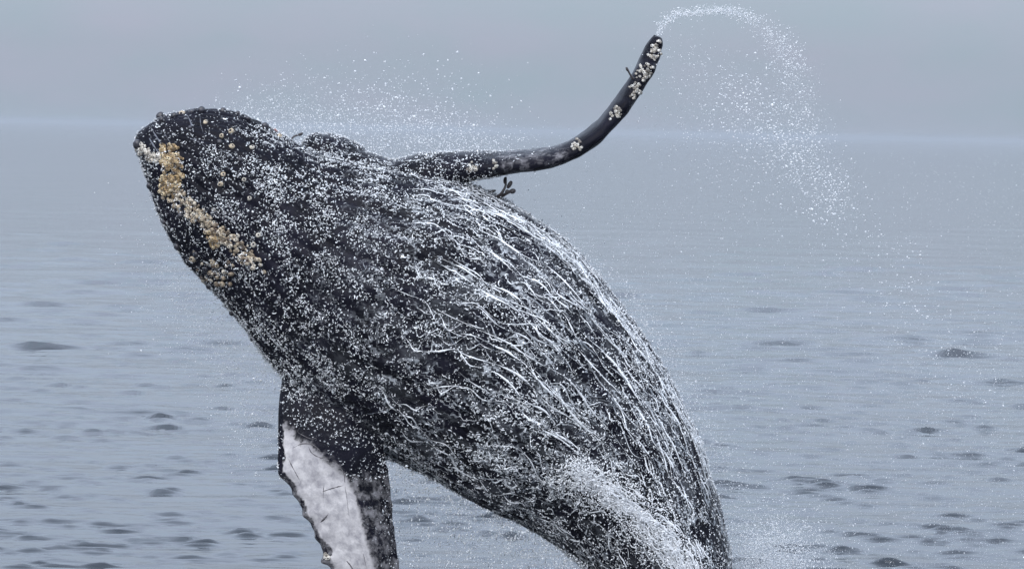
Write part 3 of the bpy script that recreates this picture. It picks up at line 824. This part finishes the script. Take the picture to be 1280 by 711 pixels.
# right of the belly
sets = []
n = 4200; x, y = along([(690, 240), (770, 320), (850, 430), (900, 540), (940, 650), (950, 700)], n, [40, 60, 60, 50, 40, 40], [40, 50, 50, 50, 40, 30]); sets.append((x, y, dep(n, .6, .7), rads(n, .0025, .009), None, None))
n = 4200; x = RNG.uniform(850, 1290, n); y = 200 + 530 * RNG.beta(1.5, 1.0, n); sets.append((x, y, dep(n, 1.2, .5), rads(n, .0022, .008, 4), None, None))
n = 4500; x, y = along([(700, 290), (790, 380), (850, 470), (895, 570), (920, 690)], n, [10, 10, 10, 12, 18], [8, 10, 10, 14, 14]); sets.append((x, y, dep(n, .25, .3), rads(n, .0025, .010), None, None))
n = 20000; x = 700 + 600 * RNG.beta(1.5, 1.15, n); y = 190 + 540 * RNG.beta(1.4, 1.0, n)
ok = (np.sin(x * 0.011 + 1.7 * np.sin(y * 0.013)) + np.sin(y * 0.017 - x * 0.006) + RNG.normal(0, 0.9, n)) > -0.9; x, y = x[ok], y[ok]; n = len(x)
sets.append((x, y, dep(n, .8, 1.6), rads(n, .0022, .0048, 1.5), None, None))
spray('water_spray', 'wide drift of droplets in the air beyond the arched belly', sets)
# curtain under the belly
sets = []
n = 3600; x = RNG.uniform(475, 735, n); y0 = np.interp(x, [475, 530, 600, 660, 735], [565, 592, 632, 660, 705]); y = y0 + RNG.uniform(0, 1, n) ** 0.8 * (760 - y0); sets.append((x, y, dep(n, .35, -.8), rads(n, .003, .009, 2), (0.1, 0, 1), (1.2, 3.2)))
n = 2600; x = RNG.uniform(470, 735, n); y = np.interp(x, [475, 530, 600, 660, 735], [565, 592, 632, 660, 705]) + np.abs(RNG.normal(0, 22, n)); sets.append((x, y, dep(n, .35, -.8), rads(n, .003, .012), None, None))
n = 7000; x = RNG.uniform(475, 740, n); y = np.interp(x, [475, 530, 600, 660, 740], [565, 592, 632, 660, 708]) + RNG.uniform(-4, 150, n)
ok = np.sin(x * 0.09 + 0.6 * np.sin(y * 0.05)) + RNG.normal(0, 0.8, n) > -0.5; x, y = x[ok], y[ok]; n = len(x); sets.append((x, y, dep(n, .4, .9), rads(n, .003, .008, 1.5), None, None))
n = 3000; x = RNG.uniform(480, 900, n); y = RNG.uniform(660, 850, n); sets.append((x, y, dep(n, .6), rads(n, .003, .012), (0, 0, 1), (1, 3)))
spray('water_curtain', 'ragged curtain of falling water under the belly beside the hanging flipper', sets)
# splash at the foot
sets = []
n = 11000; x, y = along([(925, 720), (945, 690), (960, 720), (1000, 740), (1060, 750)], n, [16, 26, 34, 50, 60], [30, 26, 22, 18, 16]); sets.append((x, y, dep(n, .5, .5), rads(n, .0025, .009), None, None))
n = 9000; x, y = cloud(n, 952, 700, 36, 30); x += RNG.uniform(0, 30, n); sets.append((x, y, dep(n, .5, .8), rads(n, .003, .009, 2), None, None))
n = 6000; x, y = cloud(n, 870, 850, 90, 40); sets.append((x, y, dep(n, .8, 0), rads(n, .004, .02), None, None))
spray('splash', 'low white splash thrown up where the body leaves the sea', sets)

# ------------------------------------------------------------------ the misty air over the sea
def build_haze():
    bm_ = bmesh.new(); bmesh.ops.create_cube(bm_, size=1.0)
    lo, hi = np.array([-23000.0, -420.0, -4.5]), np.array([23000.0, 12500.0, 9.6])
    for v in bm_.verts: v.co = Vector((np.array(v.co) + 0.5) * (hi - lo) + lo)
    me = bpy.data.meshes.new('haze'); bm_.to_mesh(me); bm_.free()
    m = bpy.data.materials.new('sea_haze'); m.use_nodes = True; t = m.node_tree; t.nodes.clear()
    o = t.nodes.new('ShaderNodeOutputMaterial'); v = t.nodes.new('ShaderNodeVolumePrincipled')
    v.inputs['Color'].default_value = (0.495, 0.53, 0.57, 1); v.inputs['Density'].default_value = 0.00022
    t.links.new(v.outputs[0], o.inputs['Volume']); me.materials.append(m)
    link('haze', me, kind='stuff', cat='haze', label='pale grey sea mist softening the horizon')
build_haze()
